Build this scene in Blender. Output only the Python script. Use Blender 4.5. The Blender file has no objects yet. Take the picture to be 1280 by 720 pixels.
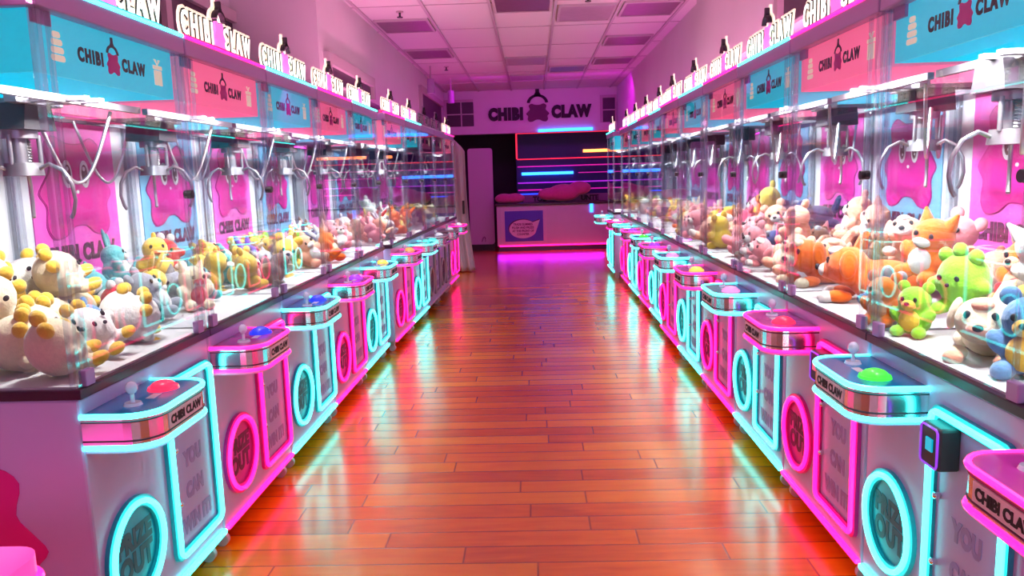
import bpy, bmesh, math, random
from mathutils import Vector, Matrix
C = bpy.context.scene.collection
PI = math.pi
sc = bpy.context.scene
sc.view_settings.view_transform = 'Standard'
sc.view_settings.look = 'None'
sc.view_settings.gamma = 1.0
sc.view_settings.exposure = 0.0
sc.view_settings.use_curve_mapping = False
cy = sc.cycles
cy.max_bounces = 8; cy.diffuse_bounces = 3; cy.glossy_bounces = 4
cy.transmission_bounces = 6; cy.transparent_max_bounces = 40
cy.caustics_reflective = False; cy.caustics_refractive = False
cy.sample_clamp_indirect = 6.0
cy.use_denoising = True

# ------------------------------------------------------------------ materials
def _nt(name):
    m = bpy.data.materials.new(name); m.use_nodes = True
    return m, m.node_tree, m.node_tree.nodes['Principled BSDF']

def mat(name, col, rough=.5, metal=0., emit=None, es=0., noise=0., nscale=20., bump=0., coat=0., sheen=0., spec=.5):
    m, nt, b = _nt(name)
    b.inputs['Base Color'].default_value = (*col, 1)
    b.inputs['Roughness'].default_value = rough
    b.inputs['Metallic'].default_value = metal
    b.inputs['Coat Weight'].default_value = coat
    b.inputs['Sheen Weight'].default_value = sheen
    b.inputs['Specular IOR Level'].default_value = spec
    if emit is not None:
        b.inputs['Emission Color'].default_value = (*emit, 1)
        b.inputs['Emission Strength'].default_value = es
    if noise or bump:
        tc = nt.nodes.new('ShaderNodeTexCoord')
        n = nt.nodes.new('ShaderNodeTexNoise'); n.inputs['Scale'].default_value = nscale; n.inputs['Detail'].default_value = 4
        nt.links.new(tc.outputs['Object'], n.inputs['Vector'])
        if noise:
            r = nt.nodes.new('ShaderNodeMapRange')
            r.inputs['To Min'].default_value = 1 - noise; r.inputs['To Max'].default_value = 1 + noise
            nt.links.new(n.outputs['Fac'], r.inputs['Value'])
            v = nt.nodes.new('ShaderNodeVectorMath'); v.operation = 'SCALE'
            v.inputs[0].default_value = col
            nt.links.new(r.outputs['Result'], v.inputs['Scale'])
            nt.links.new(v.outputs['Vector'], b.inputs['Base Color'])
        if bump:
            bp = nt.nodes.new('ShaderNodeBump'); bp.inputs['Strength'].default_value = bump; bp.inputs['Distance'].default_value = .01
            nt.links.new(n.outputs['Fac'], bp.inputs['Height'])
            nt.links.new(bp.outputs['Normal'], b.inputs['Normal'])
    return m

def neon(name, col, es):
    return mat(name, tuple(min(1, c * .6 + .1) for c in col), .3, emit=col, es=es)

def glass(name, tint=(.96, .98, .99), base=.032, rough=0.):
    m = bpy.data.materials.new(name); m.use_nodes = True
    nt = m.node_tree; nt.nodes.clear()
    out = nt.nodes.new('ShaderNodeOutputMaterial')
    tr = nt.nodes.new('ShaderNodeBsdfTransparent'); tr.inputs['Color'].default_value = (*tint, 1)
    gl = nt.nodes.new('ShaderNodeBsdfGlossy'); gl.inputs['Roughness'].default_value = rough
    lw = nt.nodes.new('ShaderNodeLayerWeight')
    p = nt.nodes.new('ShaderNodeMath'); p.operation = 'POWER'; p.inputs[1].default_value = 5
    a = nt.nodes.new('ShaderNodeMath'); a.operation = 'MULTIPLY_ADD'; a.inputs[1].default_value = .75; a.inputs[2].default_value = base
    mx = nt.nodes.new('ShaderNodeMixShader')
    nt.links.new(lw.outputs['Facing'], p.inputs[0]); nt.links.new(p.outputs[0], a.inputs[0])
    nt.links.new(a.outputs[0], mx.inputs[0]); nt.links.new(tr.outputs[0], mx.inputs[1]); nt.links.new(gl.outputs[0], mx.inputs[2])
    nt.links.new(mx.outputs[0], out.inputs['Surface'])
    return m

def wood_floor():
    m, nt, b = _nt('orange_hardwood')
    N = nt.nodes.new; Lk = nt.links.new
    tc = N('ShaderNodeTexCoord'); sp = N('ShaderNodeSeparateXYZ'); Lk(tc.outputs['Object'], sp.inputs[0])
    def math_(op, a, b_=None, c=None):
        n = N('ShaderNodeMath'); n.operation = op
        for i, v in enumerate((a, b_, c)):
            if v is None: continue
            if isinstance(v, (int, float)): n.inputs[i].default_value = v
            else: Lk(v, n.inputs[i])
        return n.outputs[0]
    pw, pl = .130, 1.0
    yy = math_('DIVIDE', sp.outputs['Y'], pw)
    j = math_('FLOOR', yy); fy = math_('FRACT', yy)
    wn = N('ShaderNodeTexWhiteNoise'); wn.noise_dimensions = '1D'; Lk(j, wn.inputs['W'])
    xx = math_('ADD', math_('DIVIDE', sp.outputs['X'], pl), math_('MULTIPLY', wn.outputs['Value'], 7.3))
    i = math_('FLOOR', xx); fx = math_('FRACT', xx)
    cb = N('ShaderNodeCombineXYZ'); Lk(i, cb.inputs[0]); Lk(j, cb.inputs[1])
    w2 = N('ShaderNodeTexWhiteNoise'); w2.noise_dimensions = '2D'; Lk(cb.outputs[0], w2.inputs['Vector'])
    # grain
    cg = N('ShaderNodeCombineXYZ')
    Lk(math_('MULTIPLY', sp.outputs['X'], 2.2), cg.inputs[0]); Lk(math_('MULTIPLY', sp.outputs['Y'], 16.), cg.inputs[1]); Lk(math_('MULTIPLY', w2.outputs['Value'], 30.), cg.inputs[2])
    ng = N('ShaderNodeTexNoise'); ng.inputs['Scale'].default_value = 1.6; ng.inputs['Detail'].default_value = 6; ng.inputs['Distortion'].default_value = .6
    Lk(cg.outputs[0], ng.inputs['Vector'])
    t = math_('ADD', math_('MULTIPLY', w2.outputs['Value'], .55), math_('MULTIPLY', ng.outputs['Fac'], .55))
    cr = N('ShaderNodeValToRGB'); Lk(t, cr.inputs[0])
    e = cr.color_ramp.elements
    e[0].position = .15; e[0].color = (.60, .105, .001, 1)
    e[1].position = .95; e[1].color = (1., .35, .006, 1)
    k = e.new(.5); k.color = (.88, .20, .002, 1)
    # seams
    sy = math_('MINIMUM', fy, math_('SUBTRACT', 1., fy)); sx = math_('MINIMUM', fx, math_('SUBTRACT', 1., fx))
    seam = math_('MINIMUM', math_('MULTIPLY', sy, 22.), math_('MULTIPLY', sx, 180.)); seam = math_('MINIMUM', seam, 1.)
    mx = N('ShaderNodeMix'); mx.data_type = 'RGBA'
    Lk(seam, mx.inputs['Factor']); mx.inputs['A'].default_value = (.24, .04, .001, 1); Lk(cr.outputs[0], mx.inputs['B'])
    Lk(mx.outputs['Result'], b.inputs['Base Color'])
    nb = N('ShaderNodeTexNoise'); nb.inputs['Scale'].default_value = 7.; nb.inputs['Detail'].default_value = 2
    Lk(tc.outputs['Object'], nb.inputs['Vector'])
    h = math_('ADD', math_('MULTIPLY', seam, .35), math_('ADD', math_('MULTIPLY', nb.outputs['Fac'], .55), math_('MULTIPLY', w2.outputs['Value'], .25)))
    bp = N('ShaderNodeBump'); bp.inputs['Strength'].default_value = .22; bp.inputs['Distance'].default_value = .012
    Lk(h, bp.inputs['Height']); Lk(bp.outputs['Normal'], b.inputs['Normal'])
    b.inputs['Roughness'].default_value = .24
    b.inputs['Coat Weight'].default_value = .8; b.inputs['Coat Roughness'].default_value = .2
    return m

CY = (.05, .96, .88); PK = (1., .006, .18)
M = dict(
    white=mat('cabinet_neon_tinted_white', (.58, .52, .84), .35, noise=.03, nscale=6),  # white cabinets, lavender cast of the neon light put into the base colour
    inner=mat('white_inner_wall', (.82, .82, .84), .5),
    rim=mat('dark_plum_trim', (.045, .006, .03), .35),
    mauve=mat('mauve_frame', (.46, .27, .56), .4),
    acrylic=glass('clear_acrylic', (.90, .92, .95), .16, .05),
    glass=glass('clear_glass'),
    bed=mat('white_bed', (.62, .62, .64), .5),
    chrome=mat('chrome', (.82, .82, .85), .16, 1.), claw=mat('satin_claw_steel', (.36, .35, .38), .30, .9),
    steel=mat('brushed_steel', (.62, .63, .66), .3, 1., noise=.08, nscale=40),
    rail=mat('grey_rail', (.30, .28, .32), .45, .6),
    dark=mat('dark_plastic', (.03, .028, .035), .4),
    black=mat('black_ink', (.012, .008, .016), .6),
    cream=mat('glowing_cream_ink', (.88, .80, .62), .6, emit=(1., .85, .6), es=.45),  # emission added so the printed header icons look lit
    led=mat('white_led', (.9, .9, .9), .4, emit=(1., .97, .92), es=9.),
    cy_neon=neon('cyan_neon', CY, 5.5), pk_neon=neon('pink_neon', PK, 4.2),
    off_neon=mat('unlit_neon', (.62, .5, .6), .3),
    cy_panel=mat('cyan_panel', (.0, .46, .62), .4, emit=(0, .50, .66), es=.8),
    pk_panel=mat('pink_panel', (.95, .17, .33), .4, emit=(1., .15, .30), es=.75),
    off_panel=mat('dull_pink_panel', (.5, .1, .22), .4),
    cy_back=mat('sky_blue_backdrop', (.16, .50, .74), .5), pk_back=mat('hot_pink_backdrop', (.92, .10, .55), .5),
    blob=mat('magenta_print', (.72, .012, .30), .45), blob_line=mat('deep_magenta_line', (.42, .0, .2), .5),
    eye_w=mat('white_print', (.9, .9, .9), .5), eye_b=mat('brown_print', (.10, .045, .03), .5),
    cy_frame=mat('cyan_frame', (.02, .50, .58), .3), pk_frame=mat('magenta_frame', (.75, .02, .32), .3), off_frame=mat('grey_frame', (.3, .22, .32), .4),
    cy_top=mat('blue_console_top', (.0, .20, .50), .15, coat=.5), pk_top=mat('purple_console_top', (.50, .03, .36), .15, coat=.5), off_top=mat('dull_console_top', (.32, .22, .3), .3),
    cy_disc=mat('teal_disc', (.0, .40, .52), .3), pk_disc=mat('plum_disc', (.60, .03, .34), .3), off_disc=mat('dark_disc', (.12, .06, .13), .3),
    door=mat('frosted_door', (.50, .46, .82), .3),  # same lavender light cast put into the door colour
    ink_purple=mat('purple_ink', (.34, .26, .58), .5), ink_teal=mat('dark_teal_ink', (.015, .10, .14), .5), ink_plum=mat('dark_plum_ink', (.11, .01, .07), .5),
    label=mat('pale_pink_label', (.92, .74, .82), .3),
    sign_w=mat('lit_letters', (1, 1, 1), .4, emit=(1., .97, .86), es=1.7), sign_off=mat('unlit_letters', (.5, .42, .5), .4),
    sign_blob=mat('lit_pink_emblem', (.9, .2, .6), .4, emit=(1., .17, .62), es=1.0), sign_blob_off=mat('unlit_pink_emblem', (.5, .12, .35), .4),
    plate_w=mat('lit_cream_plate', (.9, .85, .7), .4, emit=(1., .85, .6), es=.9), plate_off=mat('unlit_plate', (.35, .28, .36), .4),
    joy=mat('clear_knob', (.62, .60, .80), .08, emit=(.8, .8, 1.), es=.08, coat=1.),
    caster=mat('caster_rubber', (.62, .60, .66), .4),
)
BTN = {k: mat('button_' + k, c, .25, emit=c, es=s, coat=.6) for k, c, s in (
    ('red', (1., .03, .10), .9), ('blue', (.02, .05, .95), .7), ('green', (.06, 1., .05), .8), ('pink', (1., .30, .62), .7),
    ('yellow', (1., .75, .12), .7), ('violet', (.35, .06, .9), .7), ('white', (.85, .9, 1.), .6), ('orange', (1., .4, .1), .8), ('teal', (.1, .9, .7), .7))}

# ------------------------------------------------------------------ mesh helpers
def box(bm, x0, x1, y0, y1, z0, z1, bev=0.):
    r = bmesh.ops.create_cube(bm, size=1.)
    vs = r['verts']
    bmesh.ops.scale(bm, vec=(x1 - x0, y1 - y0, z1 - z0), verts=vs)
    bmesh.ops.translate(bm, vec=((x0 + x1) / 2, (y0 + y1) / 2, (z0 + z1) / 2), verts=vs)
    if bev:
        es = list({e for v in vs for e in v.link_edges})
        bmesh.ops.bevel(bm, geom=es, offset=bev, segments=2, affect='EDGES', profile=.5)

def cyl(bm, p0, p1, r0, r1=None, seg=16):
    p0 = Vector(p0); p1 = Vector(p1); d = p1 - p0
    q = d.to_track_quat('Z', 'Y').to_matrix().to_4x4()
    bmesh.ops.create_cone(bm, cap_ends=True, segments=seg, radius1=r0, radius2=r0 if r1 is None else r1, depth=d.length,
                          matrix=Matrix.Translation((p0 + p1) / 2) @ q)

def sph(bm, c, r, s=(1, 1, 1), seg=16, rot=None):
    mx = Matrix.Translation(c) @ (rot or Matrix.Identity(4)) @ Matrix.Diagonal((r * s[0], r * s[1], r * s[2], 1))
    bmesh.ops.create_uvsphere(bm, u_segments=seg, v_segments=max(6, seg // 2), radius=1., matrix=mx)

def tube(bm, pts, r, closed=False, sides=7, caps=True):
    pts = [Vector(p) for p in pts]; n = len(pts); rings = []
    up = None
    for i, p in enumerate(pts):
        if closed: t = (pts[(i + 1) % n] - pts[i - 1]).normalized()
        else: t = (pts[min(i + 1, n - 1)] - pts[max(i - 1, 0)]).normalized()
        if up is None: up = t.orthogonal().normalized()
        up = (up - t * up.dot(t)).normalized(); s = t.cross(up)
        rr = r[i] if isinstance(r, (list, tuple)) else r
        rings.append([bm.verts.new(p + (up * math.cos(a) + s * math.sin(a)) * rr) for a in (2 * PI * k / sides for k in range(sides))])
    m = n if closed else n - 1
    for i in range(m):
        A = rings[i]; B = rings[(i + 1) % n]; off = 0
        if closed and i == n - 1:
            off = min(range(sides), key=lambda o: sum((A[k].co - B[(k + o) % sides].co).length for k in range(sides)))
        for k in range(sides):
            bm.faces.new((A[k], A[(k + 1) % sides], B[(k + 1 + off) % sides], B[(k + off) % sides]))
    if not closed and caps:
        bm.faces.new(rings[0][::-1]); bm.faces.new(rings[-1])

def prism(bm, pts, f, d0, d1):
    """closed 2-D outline pts, f(u,v,d) -> 3-D point, extruded from depth d0 to d1"""
    a = [bm.verts.new(f(u, v, d0)) for u, v in pts]; b = [bm.verts.new(f(u, v, d1)) for u, v in pts]
    n = len(pts)
    for i in range(n): bm.faces.new((a[i], a[(i + 1) % n], b[(i + 1) % n], b[i]))
    bm.faces.new(a[::-1]); bm.faces.new(b)

def ring_prism(bm, outer, inner, f, d0, d1):
    n = len(outer)
    V = [[bm.verts.new(f(u, v, d)) for u, v in P] for P in (outer, inner) for d in (d0, d1)]
    o0, o1, i0, i1 = V
    for i in range(n):
        k = (i + 1) % n
        bm.faces.new((o0[i], o0[k], o1[k], o1[i])); bm.faces.new((i0[k], i0[i], i1[i], i1[k]))
        bm.faces.new((o1[i], o1[k], i1[k], i1[i])); bm.faces.new((o0[k], o0[i], i0[i], i0[k]))

def rrect(x0, x1, z0, z1, r, n=5):
    out = []
    for cx, cz, a0 in ((x1 - r, z1 - r, 0), (x0 + r, z1 - r, PI / 2), (x0 + r, z0 + r, PI), (x1 - r, z0 + r, 1.5 * PI)):
        out += [(cx + r * math.cos(a0 + PI / 2 * k / n), cz + r * math.sin(a0 + PI / 2 * k / n)) for k in range(n + 1)]
    return out

def circ(cx, cz, r, n=40):
    return [(cx + r * math.cos(2 * PI * k / n), cz + r * math.sin(2 * PI * k / n)) for k in range(n)]

front = lambda y: (lambda u, v, d: Vector((u, y - d, v)))        # faces -Y, depth grows toward the viewer

def finish(bm, name, smooth=False):
    bmesh.ops.recalc_face_normals(bm, faces=bm.faces)
    me = bpy.data.meshes.new(name); bm.to_mesh(me); bm.free()
    if smooth:
        me.polygons.foreach_set('use_smooth', [True] * len(me.polygons))
        me.set_sharp_from_angle(angle=math.radians(40))
    return me

def obj(name, bm, m, parent=None, smooth=False, loc=None, label=None):
    me = bm if isinstance(bm, bpy.types.Mesh) else finish(bm, name, smooth)
    o = bpy.data.objects.new(name, me)
    if m is not None and not me.materials: me.materials.append(m)
    C.objects.link(o)
    if parent is not None: o.parent = parent
    if loc is not None: o.location = loc
    if label: o['label'] = label
    return o

def tag(o, label, cat, group=None):
    o['label'] = label; o['category'] = cat
    if group: o['group'] = group
    return o

def thing(name, label, cat, loc=(0, 0, 0), rz=0., group=None):
    o = bpy.data.objects.new(name, None); C.objects.link(o); o.empty_display_size = .1
    o.location = loc; o.rotation_euler = (0, 0, rz)
    return tag(o, label, cat, group)

def struct(name, bm, m, smooth=False):
    o = obj(name, bm, m, None, smooth); o['kind'] = 'structure'; return o

def copy_tree(o, parent=None):
    c = o.copy(); C.objects.link(c)
    if parent is not None: c.parent = parent
    for ch in list(o.children): copy_tree(ch, c)
    return c

_T = {}
def text_mesh(s, size, ext=.001, off=0., sx=1., sp=1.):
    """text in the XZ plane facing -Y, centred on the origin"""
    cu = bpy.data.curves.new('t', 'FONT'); cu.body = s; cu.size = size; cu.extrude = ext; cu.offset = off
    cu.align_x = 'CENTER'; cu.align_y = 'CENTER'; cu.resolution_u = 3; cu.space_line = .95; cu.space_character = sp
    o = bpy.data.objects.new('t', cu); C.objects.link(o)
    dg = bpy.context.evaluated_depsgraph_get(); dg.update()
    me = bpy.data.meshes.new_from_object(o.evaluated_get(dg))
    bpy.data.objects.remove(o); bpy.data.curves.remove(cu)
    xs = [v.co.x for v in me.vertices]; ys = [v.co.y for v in me.vertices]
    cx = (min(xs) + max(xs)) / 2; cyy = (min(ys) + max(ys)) / 2
    for v in me.vertices: v.co = Vector(((v.co.x - cx) * sx, -v.co.z, v.co.y - cyy))
    me.materials.clear()
    return me

def merge_text(parts):
    """list of (mesh, (x,y,z)) -> one mesh"""
    bm = bmesh.new()
    for me, t in parts:
        n0 = len(bm.verts); bm.from_mesh(me); bm.verts.ensure_lookup_table()
        for v in bm.verts[n0:]: v.co += Vector(t)
    me = bpy.data.meshes.new('lettering'); bm.to_mesh(me); bm.free()
    return me

# emblem outlines (unit box about -.5.. .5)
_BL = [(-.26, .48), (-.10, .42), (.10, .42), (.26, .48), (.38, .38), (.34, .18), (.42, .06), (.50, -.06), (.42, -.18), (.44, -.36), (.36, -.48), (.20, -.46), (.08, -.38), (-.08, -.38), (-.20, -.46), (-.36, -.48), (-.44, -.36), (-.42, -.18), (-.50, -.06), (-.42, .06), (-.34, .18), (-.38, .38)]
def blob_pts(w, h, cx=0, cz=0, n=3):
    out = []; m = len(_BL)
    for i in range(m):
        p0, p1, p2, p3 = (_BL[(i + k) % m] for k in (-1, 0, 1, 2))
        for q in range(n):
            t = q / n
            v = [.5 * (2 * p1[k] + (p2[k] - p0[k]) * t + (2 * p0[k] - 5 * p1[k] + 4 * p2[k] - p3[k]) * t * t + (3 * p1[k] - p0[k] - 3 * p2[k] + p3[k]) * t ** 3) for k in (0, 1)]
            out.append((cx + v[0] * w, cz + v[1] * h))
    return out

def claw_emblem(bm, f, cx, cz, s, d0, d1):
    """a small grabber: hub, stem and two bent arms, s = overall width"""
    prism(bm, rrect(cx - .09 * s, cx + .09 * s, cz + .22 * s, cz + .52 * s, .05 * s, 3), f, d0, d1)
    prism(bm, [(cx - .2 * s, cz + .1 * s), (cx + .2 * s, cz + .1 * s), (cx + .1 * s, cz + .28 * s), (cx - .1 * s, cz + .28 * s)], f, d0, d1)
    for sg in (-1, 1):
        arm = []
        for k in range(9):
            a = PI / 2 - k / 8 * PI * .47
            arm.append((cx + sg * .50 * s * math.cos(a), cz - .22 * s + .42 * s * math.sin(a)))
        for k in range(9):
            a = PI / 2 - (8 - k) / 8 * PI * .47
            arm.append((cx + sg * .36 * s * math.cos(a), cz - .22 * s + .31 * s * math.sin(a)))
        prism(bm, arm, f, d0, d1)

# ------------------------------------------------------------------ camera
VX, VY, FPX, ROLL, HCAM = 666.05, 217.14, 968.13, -.0255, 1.4445
cd = bpy.data.cameras.new('camera'); cam = bpy.data.objects.new('camera', cd); C.objects.link(cam)
cd.sensor_fit = 'HORIZONTAL'; cd.sensor_width = 36.; cd.lens = FPX / 1280 * 36.
cd.clip_start = .02; cd.clip_end = 60
d = Vector(((VX - 640) / FPX, (VY - 360) / FPX, 1.)).normalized()       # world +Y seen from the camera (x right, y down, z ahead)
u = Vector((math.sin(ROLL), -math.cos(ROLL), 0)); u = (u - d * d.dot(u)).normalized()
x = d.cross(u)
if x.x < 0: x = -x
R = Matrix(((x.x, d.x, u.x), (x.y, d.y, u.y), (x.z, d.z, u.z)))          # world -> (right, down, ahead)
Wt = R.transposed()
cr, cdn, cf = Wt @ Vector((1, 0, 0)), Wt @ Vector((0, 1, 0)), Wt @ Vector((0, 0, 1))
cam.matrix_world = Matrix(((cr.x, -cdn.x, -cf.x, 0), (cr.y, -cdn.y, -cf.y, 0), (cr.z, -cdn.z, -cf.z, HCAM), (0, 0, 0, 1)))
sc.camera = cam

# ------------------------------------------------------------------ the claw machine
W = .832; D = .78; ZR = .90; ZT = 1.975

def console_path(inset=0., y1=0.):
    """outline of the control shelf seen from above, from the left end round the front to the right end"""
    x0, x1, yf, r = .005 + inset, .39 - inset, -.20 + inset, .085
    p = [(x0, y1)]
    p += [(x0 + r + r * math.cos(PI + PI / 2 * k / 6), yf + r + r * math.sin(PI + PI / 2 * k / 6)) for k in range(7)]
    p += [(x1 - r + r * math.cos(1.5 * PI + PI / 2 * k / 6), yf + r + r * math.sin(1.5 * PI + PI / 2 * k / 6)) for k in range(7)]
    p.append((x1, y1))
    return p

def make_machine(kind):
    on = kind != 'off'
    K = kind if on else 'off'
    nm = M[K + '_neon']; fm = M[K + '_frame']; pm = M[K + '_panel']
    root = thing('claw_machine', 'x', 'claw machine')
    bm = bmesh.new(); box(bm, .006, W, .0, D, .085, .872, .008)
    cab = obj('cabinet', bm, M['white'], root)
    # magenta emblem printed on the left side of the cabinet
    bm = bmesh.new(); prism(bm, blob_pts(.50, .46, .385, .46), lambda u, v, d: Vector((.006 - d, u, v)), 0, .0025)
    obj('side_print', bm, M['blob'], cab)
    bm = bmesh.new(); box(bm, .0, W + .004, -.012, D, .872, ZR, .003); obj('rim', bm, M['rim'], root)
    bm = bmesh.new(); box(bm, .014, W - .01, .008, D - .05, ZR, ZR + .006); obj('prize_bed', bm, M['bed'], root)
    # back wall with printed backdrop
    bm = bmesh.new(); box(bm, .012, W - .006, .70, D, ZR, 1.93); bk = obj('back_wall', bm, M['inner'], root)
    cx = W / 2
    bm = bmesh.new(); box(bm, cx - .305, cx + .305, .696, .70, ZR + .01, 1.83); obj('backdrop', bm, M['cy_back' if kind == 'cy' else 'pk_back'], bk)
    bm = bmesh.new(); prism(bm, blob_pts(.52, .44, cx, 1.445), front(.696), 0, .002); obj('emblem_outline', bm, M['blob_line'], bk)
    bm = bmesh.new(); prism(bm, blob_pts(.506, .426, cx, 1.445), front(.694), 0, .002); obj('emblem', bm, M['blob'], bk)
    for sx in (-1, 1):
        bm = bmesh.new(); prism(bm, [(cx + sx * .062 + .034 * math.cos(a), 1.50 + .058 * math.sin(a)) for a in (2 * PI * k / 24 for k in range(24))], front(.692), 0, .002)
        e = obj('emblem_eye', bm, M['eye_w'], bk)
        bm = bmesh.new(); prism(bm, [(cx + sx * .060 + .021 * math.cos(a), 1.50 + .040 * math.sin(a)) for a in (2 * PI * k / 20 for k in range(20))], front(.690), 0, .001)
        obj('emblem_pupil', bm, M['eye_b'], bk)
        bm = bmesh.new(); prism(bm, circ(cx + sx * .060 - .004, 1.522, .0095, 14), front(.689), 0, .001); obj('eye_glint', bm, M['eye_w'], bk)
        bm = bmesh.new(); prism(bm, circ(cx + sx * .060 + .007, 1.482, .006, 12), front(.689), 0, .001); obj('eye_glint', bm, M['eye_w'], bk)
    bm = bmesh.new(); prism(bm, [(cx + .011 * math.cos(a), 1.425 + .008 * math.sin(a)) for a in (2 * PI * k / 14 for k in range(14))], front(.692), 0, .001); obj('emblem_mouth', bm, M['eye_w'], bk)
    obj('backdrop_lettering', text_mesh('CHIBI CLAW', .092, .0008, .0065, .86, 1.12), M['ink_plum'], bk, loc=(cx, .6945, 1.17))
    # glass
    bm = bmesh.new(); box(bm, .02, W - .014, .000, .006, ZR + .004, 1.90); obj('glass_pane', bm, M['glass'], root, label='front glass pane')
    for xx in (.012, W - .012):
        bm = bmesh.new(); box(bm, xx, xx + .005, .012, .695, ZR + .004, 1.90); obj('glass_pane', bm, M['glass'], root, label='side glass pane')
    for px_, py_ in ((.003, -.004), (W - .027, -.004), (.003, .67), (W - .027, .67)):
        bm = bmesh.new(); box(bm, px_, px_ + .024, py_, py_ + .024, ZR, 1.925, .004); obj('corner_post', bm, M['acrylic'], root)
    for px_ in (.055, W - .075):
        bm = bmesh.new(); box(bm, px_, px_ + .010, -.006, .008, ZR, 1.90, .002); obj('door_edge', bm, M['acrylic'], root)
    bm = bmesh.new(); cyl(bm, (W - .062, -.022, 1.408), (W - .062, .006, 1.408), .015); box(bm, W - .075, W - .030, -.010, -.004, 1.400, 1.416, .002)
    obj('door_lock', bm, M['dark'], root, True)
    for px_ in (.035, W - .085):
        bm = bmesh.new(); box(bm, px_, px_ + .045, -.010, .012, ZR, ZR + .045, .003); obj('glass_bracket', bm, M['mauve'], root)
    # header box
    bm = bmesh.new()
    for a in ((.03, W - .03, .030, .036), (.03, W - .03, .664, .670)): box(bm, *a, 1.745, 1.905)
    for a in ((.03, .036), (W - .036, W - .03)): box(bm, *a, .036, .664, 1.745, 1.905)
    hd = obj('header_panel', bm, pm, root)
    bm = bmesh.new(); box(bm, .030, .105, .020, .030, 1.87, 1.912); obj('header_notch', bm, M['mauve'], hd)
    for tx, dx in (('CHIBI', -.122), ('CLAW', .122)): obj('header_lettering', text_mesh(tx, .052, .0008, .0028, .82, 1.28), M['black'], hd, loc=(cx + dx, .0288, 1.82))
    bm = bmesh.new(); prism(bm, blob_pts(.074, .066, cx, 1.815), front(.030), 0, .002); obj('header_emblem', bm, M['blob'], hd)
    bm = bmesh.new(); claw_emblem(bm, front(.030), cx, 1.858, .07, 0, .002); obj('header_claw_emblem', bm, M['black'], hd)
    bm = bmesh.new()
    for k, (ww, zz) in enumerate(((.062, 1.785), (.056, 1.806), (.048, 1.827), (.036, 1.847))):
        prism(bm, rrect(.135 - ww / 2, .135 + ww / 2, zz, zz + .017, .008, 3), front(.030), 0, .002)
    obj('dessert_icon', bm, M['cream'], hd)
    bm = bmesh.new(); gx = W - .135
    prism(bm, rrect(gx - .026, gx - .002, 1.782, 1.832, .003, 2), front(.030), 0, .002); prism(bm, rrect(gx + .002, gx + .026, 1.782, 1.832, .003, 2), front(.030), 0, .002)
    prism(bm, rrect(gx - .031, gx + .031, 1.835, 1.848, .003, 2), front(.030), 0, .002)
    for sg in (-1, 1): prism(bm, [(gx, 1.848), (gx + sg * .022, 1.868), (gx + sg * .008, 1.868)], front(.030), 0, .002)
    obj('gift_icon', bm, M['cream'], hd)
    # top
    bm = bmesh.new(); box(bm, .004, W, -.010, D, 1.905, 1.965, .004); obj('top_frame', bm, M['mauve'], root)
    bm = bmesh.new(); box(bm, .006, W - .002, -.014, .012, 1.962, ZT, .003); obj('top_neon', bm, nm, root)
    bm = bmesh.new(); box(bm, .22, .62, .040, .075, 1.755, 1.775, .002); obj('led_bar', bm, M['led'] if on else M['white'], root)
    # marquee sign on top
    bm = bmesh.new()
    prism(bm, rrect(.045, .735, ZT - .012, ZT + .016, .006, 3), front(.052), 0, .035)
    sg = obj('marquee_sign', bm, fm, root)
    zc = ZT + .062
    for tx, xx in (('CHIBI', .200), ('CLAW', .595)):
        a = dict(sx=.70, sp=1.42)
        obj('sign_lettering', text_mesh(tx, .122, .0015, .0022, **a), M['sign_w'] if on else M['sign_off'], sg, loc=(xx, .022, zc))
        obj('lettering_outline', text_mesh(tx, .122, .0015, .0085, **a), M['black'], sg, loc=(xx, .0255, zc))
        obj('lettering_plate', text_mesh(tx, .122, .004, .020, **a), M['plate_w'] if on else M['plate_off'], sg, loc=(xx, .0315, zc))
    bm = bmesh.new(); prism(bm, blob_pts(.108, .122, .405, ZT + .060), front(.030), 0, .010); obj('sign_emblem', bm, M['sign_blob'] if on else M['sign_blob_off'], sg)
    bm = bmesh.new(); claw_emblem(bm, front(.030), .405, ZT + .145, .105, 0, .02); obj('sign_claw_emblem', bm, M['black'], sg)
    bm = bmesh.new(); claw_emblem(bm, front(.042), .400, ZT + .150, .125, 0, .01); obj('claw_emblem_plate', bm, M['plate_w'] if on else M['plate_off'], sg)
    # gantry and claw
    bm = bmesh.new()
    for yy in (.17, .60): box(bm, .02, W - .02, yy - .010, yy + .010, 1.700, 1.722)
    box(bm, .36, .39, .10, .61, 1.705, 1.72); box(bm, .44, .47, .10, .61, 1.705, 1.72)
    box(bm, .30, .53, .27, .31, 1.70, 1.745, .003)
    obj('gantry', bm, M['rail'], root)
    bm = bmesh.new(); mp = [(.335, 1.625), (.495, 1.625), (.478, 1.705), (.352, 1.705)]; prism(bm, mp, lambda u, v, d: Vector((u, d, v)), .28, .42); obj('claw_motor', bm, M['dark'], root)
    bm = bmesh.new()
    cyl(bm, (.415, .35, 1.600), (.415, .35, 1.627), .050, .050, 24)
    tube(bm, [(.445 + .010 * math.cos(k * .9), .35 + .010 * math.sin(k * .9), 1.60 - k * .0013) for k in range(60)], .003, sides=5)
    cyl(bm, (.405, .35, 1.50), (.405, .35, 1.60), .022, .022, 20); cyl(bm, (.415, .35, 1.485), (.415, .35, 1.525), .058, .052, 24)
    for k in range(3): cyl(bm, (.415 + .05 * math.cos(2.1 * k + 1), .35 + .05 * math.sin(2.1 * k + 1), 1.52), (.415 + .05 * math.cos(2.1 * k + 1), .35 + .05 * math.sin(2.1 * k + 1), 1.61), .007)
    cl = obj('claw', bm, M['claw'], root, True)
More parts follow.
